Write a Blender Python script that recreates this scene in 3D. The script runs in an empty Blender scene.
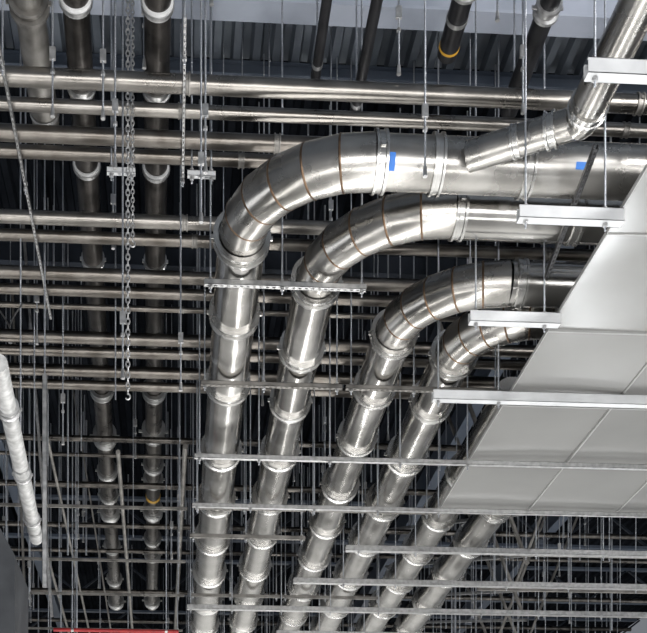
import bpy, math, random
from mathutils import Vector, Matrix
random.seed(4)
CZ = 1.6   # eye height; all h values below are heights above it
scene = bpy.context.scene
col = scene.collection

# ---------------------------------------------------------------- materials
def nmat(name):
    m = bpy.data.materials.new(name); m.use_nodes = True
    nt = m.node_tree; b = nt.nodes['Principled BSDF']
    return m, nt, b
def metal(name, c1, c2, r1=.2, r2=.4, scale=3, metallic=1.0, bump=.05, stretch=(1,1,1), fine=60, spec=.5):
    m, nt, b = nmat(name)
    b.inputs['Specular IOR Level'].default_value = spec
    tc = nt.nodes.new('ShaderNodeTexCoord'); mp = nt.nodes.new('ShaderNodeMapping')
    mp.inputs['Scale'].default_value = stretch
    nt.links.new(tc.outputs['Object'], mp.inputs['Vector'])
    n1 = nt.nodes.new('ShaderNodeTexNoise'); n1.inputs['Scale'].default_value = scale; n1.inputs['Detail'].default_value = 6
    nt.links.new(mp.outputs[0], n1.inputs['Vector'])
    cr = nt.nodes.new('ShaderNodeValToRGB')
    cr.color_ramp.elements[0].position = .35; cr.color_ramp.elements[1].position = .65
    cr.color_ramp.elements[0].color = (*c1, 1); cr.color_ramp.elements[1].color = (*c2, 1)
    nt.links.new(n1.outputs['Fac'], cr.inputs[0]); nt.links.new(cr.outputs[0], b.inputs['Base Color'])
    mr = nt.nodes.new('ShaderNodeMapRange'); mr.inputs['To Min'].default_value = r1; mr.inputs['To Max'].default_value = r2
    mr.inputs['From Min'].default_value = .3; mr.inputs['From Max'].default_value = .7
    nt.links.new(n1.outputs['Fac'], mr.inputs['Value']); nt.links.new(mr.outputs[0], b.inputs['Roughness'])
    b.inputs['Metallic'].default_value = metallic
    if bump:
        n2 = nt.nodes.new('ShaderNodeTexNoise'); n2.inputs['Scale'].default_value = fine
        nt.links.new(mp.outputs[0], n2.inputs['Vector'])
        bp = nt.nodes.new('ShaderNodeBump'); bp.inputs['Strength'].default_value = bump; bp.inputs['Distance'].default_value = .02
        nt.links.new(n2.outputs['Fac'], bp.inputs['Height']); nt.links.new(bp.outputs[0], b.inputs['Normal'])
    return m
STEEL = metal('stainless', (.36,.35,.333), (.53,.52,.50), .13, .26, 2.2, bump=.06, fine=7)
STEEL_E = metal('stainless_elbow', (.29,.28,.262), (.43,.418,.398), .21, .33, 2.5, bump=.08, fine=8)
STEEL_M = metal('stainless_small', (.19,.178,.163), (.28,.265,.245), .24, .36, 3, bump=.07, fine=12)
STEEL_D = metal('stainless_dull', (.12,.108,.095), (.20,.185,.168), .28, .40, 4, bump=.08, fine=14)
COUP = metal('coupling_steel', (.46,.455,.44), (.56,.555,.54), .24, .3, 3, bump=0)
COUPB = metal('bright_coupling', (.45,.45,.44), (.62,.62,.61), .3, .4, 5, bump=0)
WELD = metal('weld_tint', (.11,.07,.045), (.22,.15,.10), .35, .5, 14)
GALV = metal('galvanised', (.36,.36,.36), (.52,.52,.52), .32, .5, 20, metallic=.85)
PALE = metal('pale_speckled', (.38,.38,.375), (.62,.62,.61), .45, .6, 14, metallic=.3)
WHITE = metal('white_channel', (.48,.49,.50), (.57,.58,.59), .35, .5, 5, metallic=.15, bump=0)
DARKP = metal('dark_pipe', (.025,.023,.021), (.08,.073,.068), .26, .45, 5, metallic=.8)
DARKM = metal('dark_pipe_lower', (.04,.037,.034), (.12,.11,.10), .24, .4, 7, metallic=.9)
BLACKP = metal('black_pipe', (.012,.012,.014), (.03,.03,.033), .3, .5, 5, metallic=.4)
RAW = metal('raw_steel', (.17,.162,.15), (.30,.288,.27), .4, .6, 6, metallic=.8)
ROD = metal('rod_zinc', (.34,.36,.39), (.52,.54,.58), .3, .45, 30, metallic=.85, bump=.4, stretch=(1,1,8), fine=30)
PANEL = metal('panel', (.155,.155,.15), (.195,.194,.188), .11, .2, .4, metallic=.0, bump=.03, fine=2.0)
RIM = metal('panel_rim', (.25,.25,.245), (.30,.30,.295), .3, .4, 3, metallic=0, bump=0)
INS = metal('white_insulation', (.52,.52,.52), (.7,.7,.7), .5, .7, 8, metallic=0)
YEL = metal('yellow_tape', (.5,.27,.02), (.6,.34,.04), .5, .6, 8, metallic=0, bump=0)
YELD = metal('dull_yellow_tape', (.28,.16,.02), (.44,.25,.03), .5, .6, 8, metallic=0, bump=0)
BLUE = metal('blue_tape', (.02,.13,.45), (.03,.17,.55), .5, .6, 8, metallic=0, bump=0)
RED = metal('red_paint', (.25,.01,.015), (.36,.02,.02), .4, .5, 8, metallic=0, bump=0)
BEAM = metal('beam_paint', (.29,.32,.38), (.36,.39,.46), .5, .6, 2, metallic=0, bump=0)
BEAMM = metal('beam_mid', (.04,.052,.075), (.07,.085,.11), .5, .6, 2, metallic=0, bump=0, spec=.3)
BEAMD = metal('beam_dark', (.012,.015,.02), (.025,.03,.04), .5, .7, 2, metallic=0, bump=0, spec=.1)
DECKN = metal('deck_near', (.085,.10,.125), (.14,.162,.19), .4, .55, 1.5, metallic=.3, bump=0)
DECK_SHADED = metal('deck_far_shaded', (.005,.0058,.0075), (.010,.0115,.0145), .8, .9, 1.5, metallic=0, bump=0, spec=.0)  # far deck's shade is put into this near-black base colour
FLOOR = metal('concrete', (.36,.36,.355), (.50,.50,.49), .4, .7, .6, metallic=0, bump=.05)
WALLM = metal('wall_paint', (.42,.42,.41), (.47,.47,.46), .5, .7, .6, metallic=0, bump=.02)
GREY = metal('grey_paint', (.045,.048,.053), (.07,.074,.08), .45, .6, 2, metallic=.1, bump=0, spec=.2)
CABLE = metal('cable_black', (.015,.015,.015), (.03,.03,.03), .5, .6, 8, metallic=0, bump=0)

# ---------------------------------------------------------------- mesh helpers
class MB:
    def __init__(s): s.v=[]; s.f=[]
    def add(s, vs, fs):
        o=len(s.v); s.v += [tuple(v) for v in vs]; s.f += [tuple(i+o for i in f) for f in fs]
def frame(d):
    d=Vector(d).normalized()
    up = Vector((0,0,1)) if abs(d.z)<.95 else Vector((1,0,0))
    a=d.cross(up).normalized(); b=a.cross(d).normalized()
    return d,a,b
def lathe(mb, o, axis, prof, n=28, closed=False):
    d,a,b=frame(axis); o=Vector(o); vs=[]; fs=[]
    for t,r in prof:
        for i in range(n):
            th=2*math.pi*i/n
            vs.append(o+d*t+(a*math.cos(th)+b*math.sin(th))*r)
    m=len(prof)
    for j in range(m if closed else m-1):
        k=(j+1)%m
        for i in range(n):
            fs.append((j*n+i, j*n+(i+1)%n, k*n+(i+1)%n, k*n+i))
    mb.add(vs,fs)
def tube(mb,p0,p1,r,n=24,cap=True):
    p0=Vector(p0);p1=Vector(p1);L=(p1-p0).length
    prof=[(0,r),(L,r)]
    if cap: prof=[(0,.0005),(0,r)]+[(L,r),(L,.0005)]
    lathe(mb,p0,p1-p0,prof,n)
def path(mb,pts,r,n=28):
    pts=[Vector(p) for p in pts]; vs=[];fs=[]
    d0=(pts[1]-pts[0]).normalized(); _,a,b=frame(d0)
    prev=d0
    for i,p in enumerate(pts):
        if i==0: t=d0
        elif i==len(pts)-1: t=(pts[-1]-pts[-2]).normalized()
        else: t=((pts[i]-pts[i-1]).normalized()+(pts[i+1]-pts[i]).normalized()).normalized()
        q=prev.rotation_difference(t); a=q@a; b=q@b; prev=t
        for k in range(n):
            th=2*math.pi*k/n
            vs.append(p+(a*math.cos(th)+b*math.sin(th))*r)
    for j in range(len(pts)-1):
        for i in range(n):
            fs.append((j*n+i, j*n+(i+1)%n,(j+1)*n+(i+1)%n,(j+1)*n+i))
    mb.add(vs,fs)
def box(mb,c,s):
    x,y,z=c; a,b,d=s[0]/2,s[1]/2,s[2]/2
    vs=[(x+i*a,y+j*b,z+k*d) for i in(-1,1) for j in(-1,1) for k in(-1,1)]
    mb.add(vs,[(0,1,3,2),(4,6,7,5),(0,4,5,1),(2,3,7,6),(0,2,6,4),(1,5,7,3)])
def bar(mb,p0,p1,w,h):
    p0=Vector(p0);p1=Vector(p1);d,a,b=frame(p1-p0)
    vs=[p+a*i*w/2+b*j*h/2 for p in(p0,p1) for i in(-1,1) for j in(-1,1)]
    mb.add(vs,[(0,1,3,2),(4,6,7,5),(0,4,5,1),(2,3,7,6),(0,2,6,4),(1,5,7,3)])
def torus(mb,o,axis,R,r,n=28,m=8,sq=1.0):
    prof=[(sq*r*math.sin(2*math.pi*i/m),R+r*math.cos(2*math.pi*i/m)) for i in range(m)]
    lathe(mb,o,axis,prof,n,closed=True)
def channel(mb,p0,p1,w,h,slots=True):
    """slotted C channel, slotted web facing down, open on top"""
    p0=Vector(p0);p1=Vector(p1);d,a,b=frame(p1-p0);L=(p1-p0).length;t=.004
    def bb(u0,u1,a0,a1,b0,b1):
        vs=[p0+d*u+a*i+b*j for u in(u0,u1) for i in(a0,a1) for j in(b0,b1)]
        mb.add(vs,[(0,1,3,2),(4,6,7,5),(0,4,5,1),(2,3,7,6),(0,2,6,4),(1,5,7,3)])
    bb(0,L,-w/2,-w/2+t,-h/2,h/2); bb(0,L,w/2-t,w/2,-h/2,h/2)
    bb(0,L,-w/2,-w/2+w*.25,h/2-t,h/2); bb(0,L,w/2-w*.25,w/2,h/2-t,h/2)
    if slots and L<7:
        bb(0,L,-w/2,-w*.16,-h/2,-h/2+t); bb(0,L,w*.16,w/2,-h/2,-h/2+t)
        n=max(2,int(L/.06)); st=L/n
        for i in range(n): bb(i*st,i*st+st*.5,-w*.16,w*.16,-h/2,-h/2+t)
    else: bb(0,L,-w/2,w/2,-h/2,-h/2+t)
def obj(name,mb,mat,parent=None,label=None,cat=None,group=None,smooth=True,kind=None):
    me=bpy.data.meshes.new(name); me.from_pydata(mb.v,[],mb.f); me.update()
    if smooth:
        me.polygons.foreach_set('use_smooth',[True]*len(me.polygons)); me.set_sharp_from_angle(angle=math.radians(32))
    me.materials.append(mat)
    o=bpy.data.objects.new(name,me); col.objects.link(o)
    if parent: o.parent=parent
    tag(o,label,cat,group,kind); return o
def tag(o,label,cat,group=None,kind=None):
    if label:o['label']=label
    if cat:o['category']=cat
    if group:o['group']=group
    if kind:o['kind']=kind
def empty(name,loc,label,cat,group=None):
    e=bpy.data.objects.new(name,None); e.empty_display_size=.1; col.objects.link(e)
    tag(e,label,cat,group); e.location=loc; return e
def place(e):  # children were modelled in world space: keep them there
    for c in e.children: c.matrix_parent_inverse=Matrix.Translation(-Vector(e.location))
def P(x,y,h): return Vector((x,y,h+CZ))

def coupling(par,p,axis,r,mat=COUP,w=.12,lip=1.17,name='coupling',label=None,n=28,lugs=True):
    mb=MB()
    prof=[(-w/2,r*.98),(-w/2,r*lip),(-w*.28,r*lip),(-w*.22,r*1.05),(w*.22,r*1.05),(w*.28,r*lip),(w/2,r*lip),(w/2,r*.98)]
    lathe(mb,p,axis,prof,n)
    d,a,b=frame(axis)
    if lugs:
        k=min(.55,r/.2)
        for s in(-1,1):
            c=Vector(p)+a*s*(r*lip-.004)
            bar(mb,c-b*.035*k,c+b*.035*k,.03*k,w*.4)
    return obj(name,mb,mat,par,label)
def weld(par,p,axis,r):
    mb=MB(); torus(mb,p,axis,r-.003,.0065,n=32,m=6,sq=1.8); return obj('weld_seam',mb,WELD,par)

# ---------------------------------------------------------------- structure
def deck(x0,x1,y0,y1,h):
    mb=MB(); pit=.22; x=x0; prof=[]
    while x<x1:
        prof+=[(x,0),(x+.08,0),(x+.11,.09),(x+.19,.09)]; x+=pit
    prof.append((x,0)); vs=[];fs=[]
    for (a,b) in prof:
        vs+=[P(a,y0,h+b),P(a,y1,h+b)]
    for i in range(len(prof)-1): fs.append((2*i,2*i+1,2*i+3,2*i+2))
    mb.add(vs,fs)
    return mb
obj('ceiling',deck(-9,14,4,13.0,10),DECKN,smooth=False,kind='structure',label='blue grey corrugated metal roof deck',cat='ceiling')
obj('ceiling',deck(-9,14,13.0,48,10),DECK_SHADED,smooth=False,kind='structure',label='far corrugated metal roof deck, coloured dark as if in shade',cat='ceiling')
mb=MB(); box(mb,(2,20,-.05),(40,64,.1)); obj('floor',mb,FLOOR,smooth=False,kind='structure',label='grey concrete slab floor',cat='floor')
mb=MB(); box(mb,(2,48.1,6),(40,.2,12)); obj('wall_back',mb,WALLM,smooth=False,kind='structure',label='pale painted wall closing the hall',cat='wall')

def ibeam(y,hb,w,dep,mat,label,x0=-9,x1=14,t=.03):
    mb=MB()
    box(mb,((x0+x1)/2,y,CZ+hb+t/2),(x1-x0,w,t)); box(mb,((x0+x1)/2,y,CZ+hb+dep-t/2),(x1-x0,w,t))
    box(mb,((x0+x1)/2,y,CZ+hb+dep/2),(x1-x0,.02,dep-2*t))
    obj('roof_beam',mb,mat,smooth=False,label=label,cat='beam')
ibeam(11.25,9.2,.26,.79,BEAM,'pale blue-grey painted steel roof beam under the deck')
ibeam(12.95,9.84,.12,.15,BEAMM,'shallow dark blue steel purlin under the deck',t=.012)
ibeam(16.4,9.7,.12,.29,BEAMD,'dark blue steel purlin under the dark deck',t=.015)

for y in (25.5,29.5,34):
    e=empty('roof_joist',P(-9,y,9.4),'dark blue-grey open-web steel joist carrying the deck','joist','roof joists')
    mb=MB(); box(mb,(2.5,y,CZ+9.96),(23,.14,.06)); obj('top_chord',mb,BEAMM,e,smooth=False)
    mb=MB(); box(mb,(2.5,y,CZ+9.1),(23,.14,.06)); obj('bottom_chord',mb,BEAMM,e,smooth=False)
    mb=MB(); x=-9; k=0
    while x<13.0:
        a,b=(9.1,9.96) if k%2==0 else (9.96,9.1)
        bar(mb,P(x,y,a),P(x+1.1,y,b),.05,.05); x+=1.1;k+=1
    obj('web',mb,BEAMD,e,smooth=False); place(e)
for x in (5.2,8.4,-3.2):
    mb=MB(); box(mb,(x,24,CZ+9.3),(.2,20,.04)); box(mb,(x,24,CZ+9.62),(.02,20,.62)); obj('roof_beam',mb,BEAMM,smooth=False,label='dark blue steel girder running into the distance',cat='beam')

# ---------------------------------------------------------------- large stainless pipes
HP=6.57
def rad(r,y):   # the runs are stepped up a little in size further on
    return r+max(0,min(1,(y-13.5)/8))*.033
def run(e,X,Ys,yend,r,runc):
    cuts=[Ys]+[y for y in runc]+[yend]; prof=[(0,.0005)]
    for i in range(len(cuts)-1):
        q=rad(r,cuts[i]); prof+=[(cuts[i]-Ys,q),(cuts[i+1]-Ys,q)]
    prof.append((yend-Ys,.0005))
    mb=MB(); lathe(mb,P(X,Ys,HP),(0,1,0),prof,40); obj('straight_run',mb,STEEL,e)
    for y in runc: coupling(e,P(X,y,HP),(0,1,0),rad(r,y),n=40,w=.12 if y<15 else .16)
def bigpipe(X,Ys,R,r,xend,runc,crossc,label,yend=33,rc=None,fx=.03,re=None):
    rc=rc or r; re=re or r
    e=empty('stainless_pipe',P(X,Ys,HP),label,'pipe','large stainless pipes')
    run(e,X,Ys,yend,r,runc)
    cx,cy=X+R,Ys
    nseg=6; pts=[]
    for i in range(nseg+1):
        th=math.pi/2*i/nseg
        pts.append(P(cx-R*math.cos(th),cy-R*math.sin(th),HP))
    mb=MB(); path(mb,pts,re,40); o=obj('elbow',mb,STEEL_E,e)
    o.data.set_sharp_from_angle(angle=math.radians(11))
    for i in range(1,nseg):
        th=math.pi/2*i/nseg
        weld(e,pts[i],(math.sin(th),-math.cos(th),0),re)
    mb=MB(); tube(mb,P(cx,cy-R,HP),P(xend,cy-R,HP),rc,40); obj('cross_run',mb,STEEL_E if X<1 else STEEL,e)
    coupling(e,P(X,Ys+.03,HP),(0,1,0),r,n=40,lip=1.18)
    coupling(e,P(cx+fx,cy-R,HP),(1,0,0),re,n=40,w=.1,lip=1.11)
    for x in crossc: coupling(e,P(x,cy-R,HP),(1,0,0),rc,n=40,w=.09,lip=1.12,lugs=False)
    return e
e=bigpipe(.64,10.56,1.05,.225,6.5,[11.85,13.3,15.1,16.7,18.3,19.9,21.5,23.1,24.8,26.6,28.6],[2.2,2.96,4.4],'thick stainless steel pipe bending through a welded elbow, blue tape marks',rc=.204,re=.212)
def tape(e,x,y,r,a0,a1,w):
    mb=MB(); vs=[];fs=[];n=12
    for i in range(n+1):
        th=math.radians(a0+(a1-a0)*i/n)
        for xx in(x,x+w): vs.append(P(xx,y-math.cos(th)*(r+.004),HP+math.sin(th)*(r+.004)))
    for i in range(n): fs.append((2*i,2*i+1,2*i+3,2*i+2))
    mb.add(vs,fs); obj('tape_mark',mb,BLUE,e)
tape(e,1.775,9.51,.204,-50,-14,.05); tape(e,3.33,9.51,.204,-33,-18,.09)
place(e)
place(bigpipe(1.41,11.22,1.1,.213,6.5,[12.5,13.7,15.1,16.6,18.0,19.6,21.2,22.8,24.5,26.3,28],[3.6,4.6],'stainless steel pipe with a segmented elbow, second in the bank',rc=.2,re=.2))
place(bigpipe(2.36,12.12,.95,.215,6.5,[13.3,14.6,16.1,17.5,19,20.6,22.2,24,26,28],[],'stainless steel pipe with a segmented elbow beside a ceiling channel',rc=.198,fx=.1,re=.204))
place(bigpipe(3.10,12.50,.80,.225,6.5,[13.6,15.1,16.7,18.2,19.9,21.6,23.3,25.1,27],[],'stainless steel pipe whose elbow goes above the ceiling panels',re=.222,rc=.21))
for X,cs in((4.02,[15.6,17.1,18.6,20.1,21.6,23.2,25,26.8]),(4.78,[15.2,16.7,18.2,19.7,21.3,22.9,24.6,26.4])):
    e=empty('stainless_pipe',P(X,13,HP),'straight stainless steel pipe running above the grey ceiling panels','pipe','large stainless pipes')
    run(e,X,13.4,33,.215,cs); place(e)

HB=6.5
e=empty('branch_pipe',P(3.22,8.87,HB),'smaller stainless branch pipe clamped into the thick pipe','pipe')
mb=MB(); tube(mb,P(3.20,8.80,HB),P(3.20,5.5,HB),.138,32); obj('straight_run',mb,STEEL_E,e)
mb=MB(); tube(mb,P(3.18,8.86,HB),P(2.42,9.30,HB),.115,32); obj('branch_stub',mb,STEEL_E,e)
mb=MB(); lathe(mb,P(3.19,8.83,HB),(-.45,.9,0),[(-.13,.001),(-.10,.09),(-.03,.135),(.05,.13),(.1,.08),(.12,.001)],28); obj('wye_body',mb,STEEL_E,e)
coupling(e,P(3.20,8.70,HB),(0,1,0),.138,w=.09,lip=1.12,lugs=False); coupling(e,P(3.00,8.964,HB),(-.8,.46,0),.115,w=.08,lip=1.18,lugs=False)
coupling(e,P(2.76,9.10,HB),(-.8,.46,0),.115,w=.06,lip=1.12,lugs=False)
place(e)

# ---------------------------------------------------------------- horizontal pipes (along X)
hp=[(9.84,.074,7.4,0),(10.16,.054,7.4,0),(10.52,.070,7.4,1),(10.76,.058,7.4,1),(11.72,.064,7.4,0),(11.88,.045,7.52,1),(12.02,.058,7.4,1),
    (12.68,.066,7.4,1),(12.84,.045,7.52,1),(13.0,.058,7.4,1),(13.5,.032,7.5,1),
    (14.0,.066,7.4,1),(14.16,.045,7.52,1),(14.32,.06,7.4,1),(14.56,.04,7.5,1),(14.80,.066,7.4,1),(14.98,.05,7.52,1),(15.16,.06,7.4,1)]
for i,(y,r,h,dl) in enumerate(hp):
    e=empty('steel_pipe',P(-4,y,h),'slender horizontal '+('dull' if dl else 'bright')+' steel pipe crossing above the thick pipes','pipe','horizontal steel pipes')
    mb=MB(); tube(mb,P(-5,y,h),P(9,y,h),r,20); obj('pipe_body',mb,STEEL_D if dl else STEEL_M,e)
    for k in range(3):
        x=-3+k*3.6+random.uniform(-.6,.6)
        coupling(e,P(x,y,h),(1,0,0),r,mat=RAW,w=.06,lip=1.18,n=18)
    for x in (-2.9,5.6):
        mb=MB(); torus(mb,P(x,y,h),(1,0,0),r+.006,.008,n=16,m=6); obj('hanger_ring',mb,GALV,e)
        mb=MB(); tube(mb,P(x,y,h+r),P(x,y,9.99),.0085,8); obj('hanger_rod',mb,ROD,e)
    place(e)
for y,h,r in((17.2,7.6,.045),(18.0,7.7,.03),(18.9,7.6,.05),(20.7,7.6,.045),(22.3,7.7,.04),(24.5,7.6,.05),(29.5,8.4,.05)):
    mb=MB(); tube(mb,P(-6,y,h),P(12,y,h),r,12); obj('steel_pipe',mb,DARKM,label='thin dark horizontal pipe deep under the roof',cat='pipe',group='dark horizontal pipes')

# ---------------------------------------------------------------- pipes along Y
def ypipe(name,p0,p1,r,mat,label,couples=(),cm=None,ins=(),yel=(),hang=(),lip=1.22,cw=.1,lower=None,yw=.03,ymat=None):
    e=empty(name,p0,label,'pipe'); p0=Vector(p0);p1=Vector(p1);d=p1-p0
    mb=MB(); tube(mb,p0,p1 if not lower else p0+d*lower[0],r,24); obj('pipe_body',mb,mat,e)
    r2=r
    if lower:
        r2=lower[1]; mb=MB(); tube(mb,p0+d*lower[0],p1,r2,24); obj('lower_pipe_body',mb,DARKM,e)
    for k,t in enumerate(couples):
        lo=lower and t>lower[0]-.01
        coupling(e,p0+d*t,d,r2 if lo else r,cm or COUP,w=(cw*(1.3 if k%3==0 else .8)) if lo or not lower else .1,lip=(lip+(.1 if k%3==0 else 0)) if lo or not lower else 1.15,n=22)
    for t in ins:
        c=p0+d*t; mb=MB(); lathe(mb,c,d,[(-.05,r),(-.05,r*1.14),(0,r*1.17),(.04,r*1.14),(.04,r)],22); obj('insulation_sleeve',mb,INS,e)
    for t in list(ins)+list(hang):
        c=p0+d*t; q=1.17 if t in ins else 1.03
        mb=MB(); lathe(mb,c,d,[(-.02,r*q),(-.02,r*(q+.06)),(.02,r*(q+.06)),(.02,r*q)],22); obj('clevis_hanger',mb,GALV,e)
        mb=MB(); tube(mb,c+Vector((0,0,r*q)),Vector((c.x,c.y,CZ+9.99)),.009,8); obj('hanger_rod',mb,ROD,e)
    for t in yel:
        c=p0+d*t; rr=r2 if lower else r; mb=MB(); lathe(mb,c,d,[(-yw,rr),(-yw,rr*1.04),(yw,rr*1.04),(yw,rr)],22); obj('tape_band',mb,ymat or YEL,e)
    place(e)
XD=[(-.785,-1.30),(-.105,-.47)]
def longdark(xa,xb,qs,yl,label):
    ya,yb=8.8,26.8
    f=lambda Y:(Y-ya)/(yb-ya)
    ypipe('black_iron_pipe',P(xa,ya,8),P(xb,yb,8),.116,DARKP,label,
      [f(q) for q in qs],COUPB,[f(9.75),f(11.8)],[f(q) for q in yl],lip=1.34,cw=.2,lower=(f(16.4),.126),yw=.05,ymat=YELD)
longdark(*XD[0],(10.7,13.4,16.5,18.0,19.3,20.3,21.1,22.9,24.9,26.5),(),'long dark iron pipe with bright grooved couplings, white sleeves')
longdark(*XD[1],(10.7,13.4,16.5,17.8,19.0,19.6,21.0,22.4,23.3,26.4),(20.3,),'long dark iron pipe with couplings and dull yellow band')
ypipe('raw_steel_pipe',P(-1.2,8.4,8),P(-1.22,11.2,8),.13,RAW,'wide dull grey-brown steel pipe under the roof beam',(.5,),RAW,hang=(.2,.95))
ypipe('black_iron_pipe',P(2.42,8.8,8),P(2.45,10.15,8),.088,BLACKP,'short black pipe end with a yellow band',(.45,),GALV,(),(.93,),hang=(.2,.7),yw=.012)
ypipe('black_iron_pipe',P(3.17,8.8,8),P(3.2,10.8,8),.085,BLACKP,'glossy black pipe below the pale roof beam',(.4,),GALV,hang=(.2,.9))
ypipe('black_conduit',P(1.29,8.8,8),P(1.31,10.5,8),.045,BLACKP,'thin black conduit below the roof beam',hang=(.2,.9))
ypipe('black_conduit',P(1.71,8.8,8),P(1.74,11,8),.05,BLACKP,'thin black conduit crossing under the roof beam',hang=(.2,.9))
ypipe('light_steel_pipe',P(-1.48,9.9,5),P(-1.65,14.1,5),.08,PALE,'pale speckled steel pipe hanging below the others',(.2,.55,.85),GALV,hang=(.5,.93))
ypipe('sprinkler_pipe',P(-1.85,18.1,5),P(.1,18.1,5),.028,RED,'thin red painted sprinkler pipe on slim rods',hang=(.15,.9))

# ---------------------------------------------------------------- trapeze hangers & channels
def nut(mb,p):
    lathe(mb,p,(0,0,1),[(-.012,.001),(-.012,.02),(.012,.02),(.012,.001)],6)
def trapeze(p0,p1,w,h,rods,mat=GALV,label='galvanised slotted channel hung on threaded rods under pipes',group='trapeze hangers',top=9.99,slots=True,name='trapeze_hanger',rr=.0085):
    e=empty(name,p0,label,'hanger',group)
    mb=MB(); channel(mb,p0,p1,w,h,slots); obj('strut_channel',mb,mat,e,smooth=False)
    d=(p1-p0).normalized()
    for t in rods:
        q=p0+d*t
        mb=MB(); tube(mb,q-Vector((0,0,h/2+.06)),Vector((q.x,q.y,CZ+top)),rr,8)
        obj('threaded_rod',mb,ROD,e)
        for s in(-1,1):
            mb=MB(); nut(mb,q+Vector((0,0,s*(h/2+.013)))); obj('nut',mb,GALV,e)
    place(e)
trapeze(P(.30,10.86,6.3),P(1.84,10.86,6.3),.055,.05,[.06,.74,1.5],GALV)
for y,h in((12.79,6.3),(16.3,6.27),(20.3,6.26),(23.6,6.26)):
    trapeze(P(.32,y,h),P(1.9,y,h),.055,.045,[.04,.7,1.52],RAW)
    trapeze(P(1.94,y,h),P(3.7,y,h),.055,.045,[.06,.77,1.7],RAW)
for x,y0,y1 in((-1.40,9.2,13.4),(.10,9.0,10.9)):
    trapeze(P(x,y0,7.30),P(x,y1,7.30),.028,.028,[.4,1.9],GALV,'long slotted channel running beneath the slender pipes','long channels')
for x0,x1 in((-.60,-.34),(.14,.40)):
    trapeze(P(x0,10.64,7.17),P(x1,10.64,7.17),.05,.05,[.04,x1-x0-.04],WHITE,'short white bracket hung below a slender pipe','short brackets')
for n in range(-1,12):
    y=9.05+1.49*n-(.13 if n<=2 else 0)
    if n<=2: x0,w,h,m=2.72,.09,.10,WHITE
    elif n in(3,4): x0,w,h,m=.26,.055,.05,GALV
    else: x0,w,h,m=(2.5 if n==5 else (.25 if n%2 else 1.9)),.10,.075,GALV
    x1=3.56 if n in(0,1) else (8.6 if n<6 else 11)
    rods=[x-x0 for x in((2.78,3.42) if n<=2 else (2.69,3.52,5.3,6.3,7.4)) if x>x0]
    if n in(3,4): rods=[.06,.76,1.6,2.44,3.25]
    if n>4 and x0<1: rods+=[.06,.76,1.6]
    trapeze(P(x0,y,5.8),P(x1,y,5.8),w,h,rods,m,
      ('white painted' if n<=2 else 'galvanised')+' channel carrying the suspended ceiling','ceiling channels',slots=False,name='ceiling_channel')
    if n==5: trapeze(P(.25,y-.1,5.9),P(1.9,y-.1,5.9),.06,.05,[.05,.8,1.6],RAW)
for y in(17.3,19.0,20.4,22.0):
    trapeze(P(5.1,y,6.05),P(11,y,6.05),.06,.05,[.3,1.6,3.0],RAW,'dull channel on rods between the ceiling channels','upper channels',slots=False)
# ---------------------------------------------------------------- ceiling panels
for r in range(0,5):
    y0=9.23+1.49*(r-1)
    for c in range(0,5):
        x0=3.55+1.2*c
        if r==0 and c>3: continue
        e=empty('ceiling_panel',P(x0,y0,5.87),'smooth grey glossy rectangular ceiling panel with faint joints','ceiling panel','ceiling panels')
        mb=MB()
        n=6; sx,sy=random.uniform(-.018,.018),random.uniform(-.018,.018); vs=[];fs=[]
        for zz in (0,.02):
            for i in range(n+1):
                for j in range(n+1):
                    u,v=i/n,j/n
                    vs.append((x0+.006+1.188*u,y0+.006+1.478*v,CZ+5.872+zz+.012*math.sin(math.pi*u)*math.sin(math.pi*v)+sx*(u-.5)+sy*(v-.5)+.012))
        N=(n+1)*(n+1)
        for i in range(n):
            for j in range(n):
                q=i*(n+1)+j
                fs.append((q,q+1,q+n+2,q+n+1)); fs.append((N+q,N+q+n+1,N+q+n+2,N+q+1))
        mb.add(vs,fs); obj('panel_sheet',mb,PANEL,e)
        mb=MB()
        for s in(0.005,1.195): box(mb,(x0+s,y0+.745,CZ+5.882),(.008,1.48,.036))
        for s in(0.005,1.485): box(mb,(x0+.6,y0+s,CZ+5.882),(1.18,.008,.036))
        obj('panel_rim',mb,RIM,e,smooth=False); place(e)

mb=MB(); channel(mb,P(3.17,8.45,6.02),P(3.34,10.1,6.02),.04,.04); obj('diagonal_brace',mb,BLACKP,smooth=False,label='dark slotted diagonal brace crossing the panel edge',cat='brace')

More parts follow.
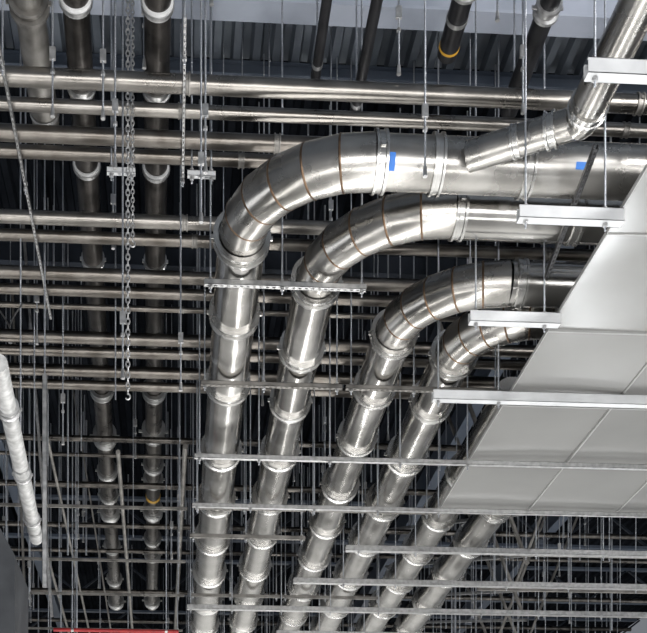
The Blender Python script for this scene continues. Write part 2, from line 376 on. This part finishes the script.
# ---------------------------------------------------------------- chain
def chain(x,y,h0,h1,s=.034,label='slim zinc plated hoist chain hanging before pipes'):
    e=empty('hanging_chain',P(x,y,h0),label,'chain')
    n=int((h1-h0)/(s*1.55)); mb=MB()
    for i in range(n):
        z=h0+i*s*1.55; pts=[]; k=8
        for j in range(k+1):
            th=2*math.pi*j/k
            a=math.cos(th)*s*.55; b=math.sin(th)*s
            pts.append(P(x+(a if i%2 else 0),y+(0 if i%2 else a),z+b))
        path(mb,pts,s*.22,5)
    obj('chain_links',mb,GALV,e)['kind']='stuff'
    mb=MB(); pts=[P(x+.02*math.cos(a),y,h0-.05+.025*math.sin(a)) for a in [math.radians(q) for q in range(100,-170,-25)]]
    path(mb,pts,.007,8); obj('hook',mb,GALV,e); place(e)
chain(-.385,10.02,4.85,9.98,.03)
chain(-.345,10.06,6.2,9.98,.024)
def rod(x,y,h0,top=9.99,hook=True,r=.0085,label='thin threaded hanger rod dropping from the deck'):
    e=empty('hanger_rod',P(x,y,h0),label,'rod','free hanger rods')
    mb=MB(); tube(mb,P(x,y,h0),P(x,y,top),r,8); obj('rod_shaft',mb,ROD,e)
    if hook:
        mb=MB(); lathe(mb,P(x,y,h0),(0,0,1),[(-.03,.001),(-.03,.02),(.05,.014),(.05,.001)],8); obj('rod_end',mb,GALV,e)
        mb=MB(); nut(mb,P(x,y,h0+.35)); obj('nut',mb,GALV,e)
        mb=MB(); box(mb,(x,y,CZ+h0+.5),(.05,.03,.10)); obj('clamp',mb,GALV,e,smooth=False)
    place(e)
for X,Y,h in((-.43,10.05,5.0),(.24,9.6,6.1),(.33,9.7,8.0),(.28,9.73,6.6),(2.03,9.15,6.25),(1.93,9.72,7.5),(2.2,9.4,8.1),(2.75,9.6,7.9),(3.55,9.3,8.1),(3.85,9.0,6.1),(-.48,9.72,6.6),(-1.0,9.7,7.0),(-.25,10.3,7.9),(3.0,9.7,7.2),(-.58,9.7,7.0)):
    rod(X,Y,h)
SY=[-.75,-1.75,.18,-2.3]
for i in range(240):
    y=random.uniform(11.5,31); xl=-.165*y+.4
    x=random.uniform(xl,.3) if i<120 else random.uniform(0,y*.40)
    h=random.uniform(5.2,8.0) if x<.3 else random.uniform(6.9,8)
    if x>5.2 and y>16: h=random.uniform(5.6,7.4)
    if any(abs(x-X)<.3 for X in(.64,1.41,2.36,3.10,4.02,4.78)): h=7.0
    if any(abs(x-(a+(b-a)*(y-8.8)/18))<.24 for a,b in XD): continue
    if any(abs(y-q[0])<.1 for q in hp) or any(abs(y-q)<.07 for q in(17.2,18.0,18.9,20.7,22.3,24.5,29.5)): continue
    if any(abs(x-q+.2*max(0,(y-16))/16)<.06 for q in SY): continue
    rod(x,y,h,hook=(i%2==0),r=random.choice((.006,.008,.012)) if y<20 else random.choice((.008,.012,.016)))
def strut(p0,p1,w,mat,label,name='strut_brace',g=None):
    mb=MB(); channel(mb,p0,p1,w,w); obj(name,mb,mat,smooth=False,label=label,cat='channel',group=g)
e=empty('strut_post',P(-1.35,12.3,3.85),'pale vertical slotted channel post hung from a rod','channel')
mb=MB(); channel(mb,P(-1.35,12.3,3.85),P(-1.35,12.3,6.1),.05,.05); obj('strut_channel',mb,GALV,e,smooth=False)
mb=MB(); tube(mb,P(-1.35,12.3,6.0),P(-1.35,12.3,9.99),.0085,8); obj('threaded_rod',mb,ROD,e); place(e)
strut(P(-1.66,16,4.6),P(-2.05,16,9.99),.04,GALV,'leaning pale slotted channel brace under the roof')
strut(P(-2.15,17,5.0),P(-2.35,17,9.99),.035,RAW,'dull leaning channel brace under the roof')
strut(P(-1.0,19,5.2),P(-1.75,19,9.99),.03,RAW,'thin leaning channel brace between dark pipes')
for k in range(7):
    y=17.6+k*1.5; x=5.3+.35*k+random.uniform(-.3,.6)
    s=1 if k%2 else -1
    strut(P(x,y,6.0+.06*k),P(x+s*1.5,y,9.99),.05,RAW,'pale diagonal sway brace running up to the deck','sway_brace','sway braces')
for k in range(5):
    strut(P(6+k*.5,18+k*2,7.0),P(3.9+k*.5,21.5+k*2,7.9),.05,GALV,'pale slanted channel above the ceiling channels','slanted_channel','slanted channels')
for y,x0,x1,h in((15.4,-2.4,.2,5.9),(17.5,-2.6,.2,5.9),(19.5,-2.6,.2,6.0),(22.0,-3,.2,6.1)):
    trapeze(P(x0,y,h),P(x1,y,h),.04,.035,[.1,.7,x1-x0-.1],RAW,'dull slotted channel on rods below dark pipes','side hangers')
for x,h,r in((-1.75,7.2,.022),(.18,7.0,.035),(-2.3,7.5,.03),(-.75,6.9,.03)):
    mb=MB(); tube(mb,P(x,16,h),P(x-.2,32,h),r,12); obj('steel_pipe',mb,RAW,label='thin raw steel pipe in the shadow under the roof',cat='pipe',group='shadow pipes')
mb=MB(); prof=[(-5.0,-1.6),(-5.0,6.15),(-2.7,6.15),(-1.76,4.42),(-1.76,-1.6)]
vs=[P(x,13,h) for x,h in prof]+[P(x,14.2,h) for x,h in prof]
mb.add(vs,[(4,3,2,1,0),(5,6,7,8,9)]+[(i,(i+1)%5,(i+1)%5+5,i+5) for i in range(5)])
obj('sheet_metal_duct',mb,GREY,smooth=False,label='dark grey sheet metal riser with a sloping top',cat='duct')
mb=MB(); pts=[P(-1.75+.3*t+.05*math.sin(6*t),11.4,6.35-.25*math.sin(math.pi*t)) for t in [i/14 for i in range(15)]]
path(mb,pts,.008,6); obj('loose_cable',mb,CABLE,label='thin sagging black cable',cat='cable')

# ---------------------------------------------------------------- light
def area(loc,rot,sx,sy,e,c=(1,1,1)):  # unseen area lights added for fill and streak highlights on the steel
    l=bpy.data.lights.new('added_light','AREA'); l.shape='RECTANGLE'; l.size=sx; l.size_y=sy; l.energy=e; l.color=c
    o=bpy.data.objects.new('added_light',l); o.location=loc; o.rotation_euler=[math.radians(a) for a in rot]; col.objects.link(o)
area((-3.5,12,.6),(180,0,0),.45,22,400,(1,.99,.97))
area((2.2,14,.5),(180,0,0),.6,30,880,(1,.99,.97))
area((8,12,.6),(180,0,0),.45,22,500,(.95,.98,1))
area((3,-3.5,3),(112,0,0),14,3.5,1400,(1,.99,.98))
area((3,4.5,.4),(180,0,0),14,.6,340,(1,.99,.97))
area((-8,16,4.5),(0,-100,0),2,14,300,(.95,.97,1))
area((12,18,4.5),(0,100,0),2,14,300,(.95,.97,1))
area((-3,20,3.6),(0,0,0),1.5,20,560,(1,.99,.97))
area((4,22,3.6),(0,0,0),2,22,1100,(1,.99,.97))
area((10,20,3.6),(0,0,0),2,20,900,(1,.99,.97))
area((3,41,3.0),(60,0,0),14,2,1500,(1,.99,.97))       # washes the end wall
area((6.6,6.4,8.6),(90,0,25),3,.8,300,(1,.99,.98))      # lamp above the panels
w=bpy.data.worlds.new('hall'); scene.world=w; w.use_nodes=True
bg=w.node_tree.nodes['Background']; bg.inputs[0].default_value=(.64,.68,.75,1); bg.inputs[1].default_value=.28

cam=bpy.data.cameras.new('camera'); co=bpy.data.objects.new('camera',cam); col.objects.link(co)
co.location=(0,0,CZ); co.rotation_euler=(math.radians(90),0,math.radians(-3.37))
cam.sensor_width=36; cam.lens=64; cam.shift_x=.129; cam.shift_y=.979; cam.clip_end=200
scene.camera=co
scene.view_settings.view_transform='Standard'
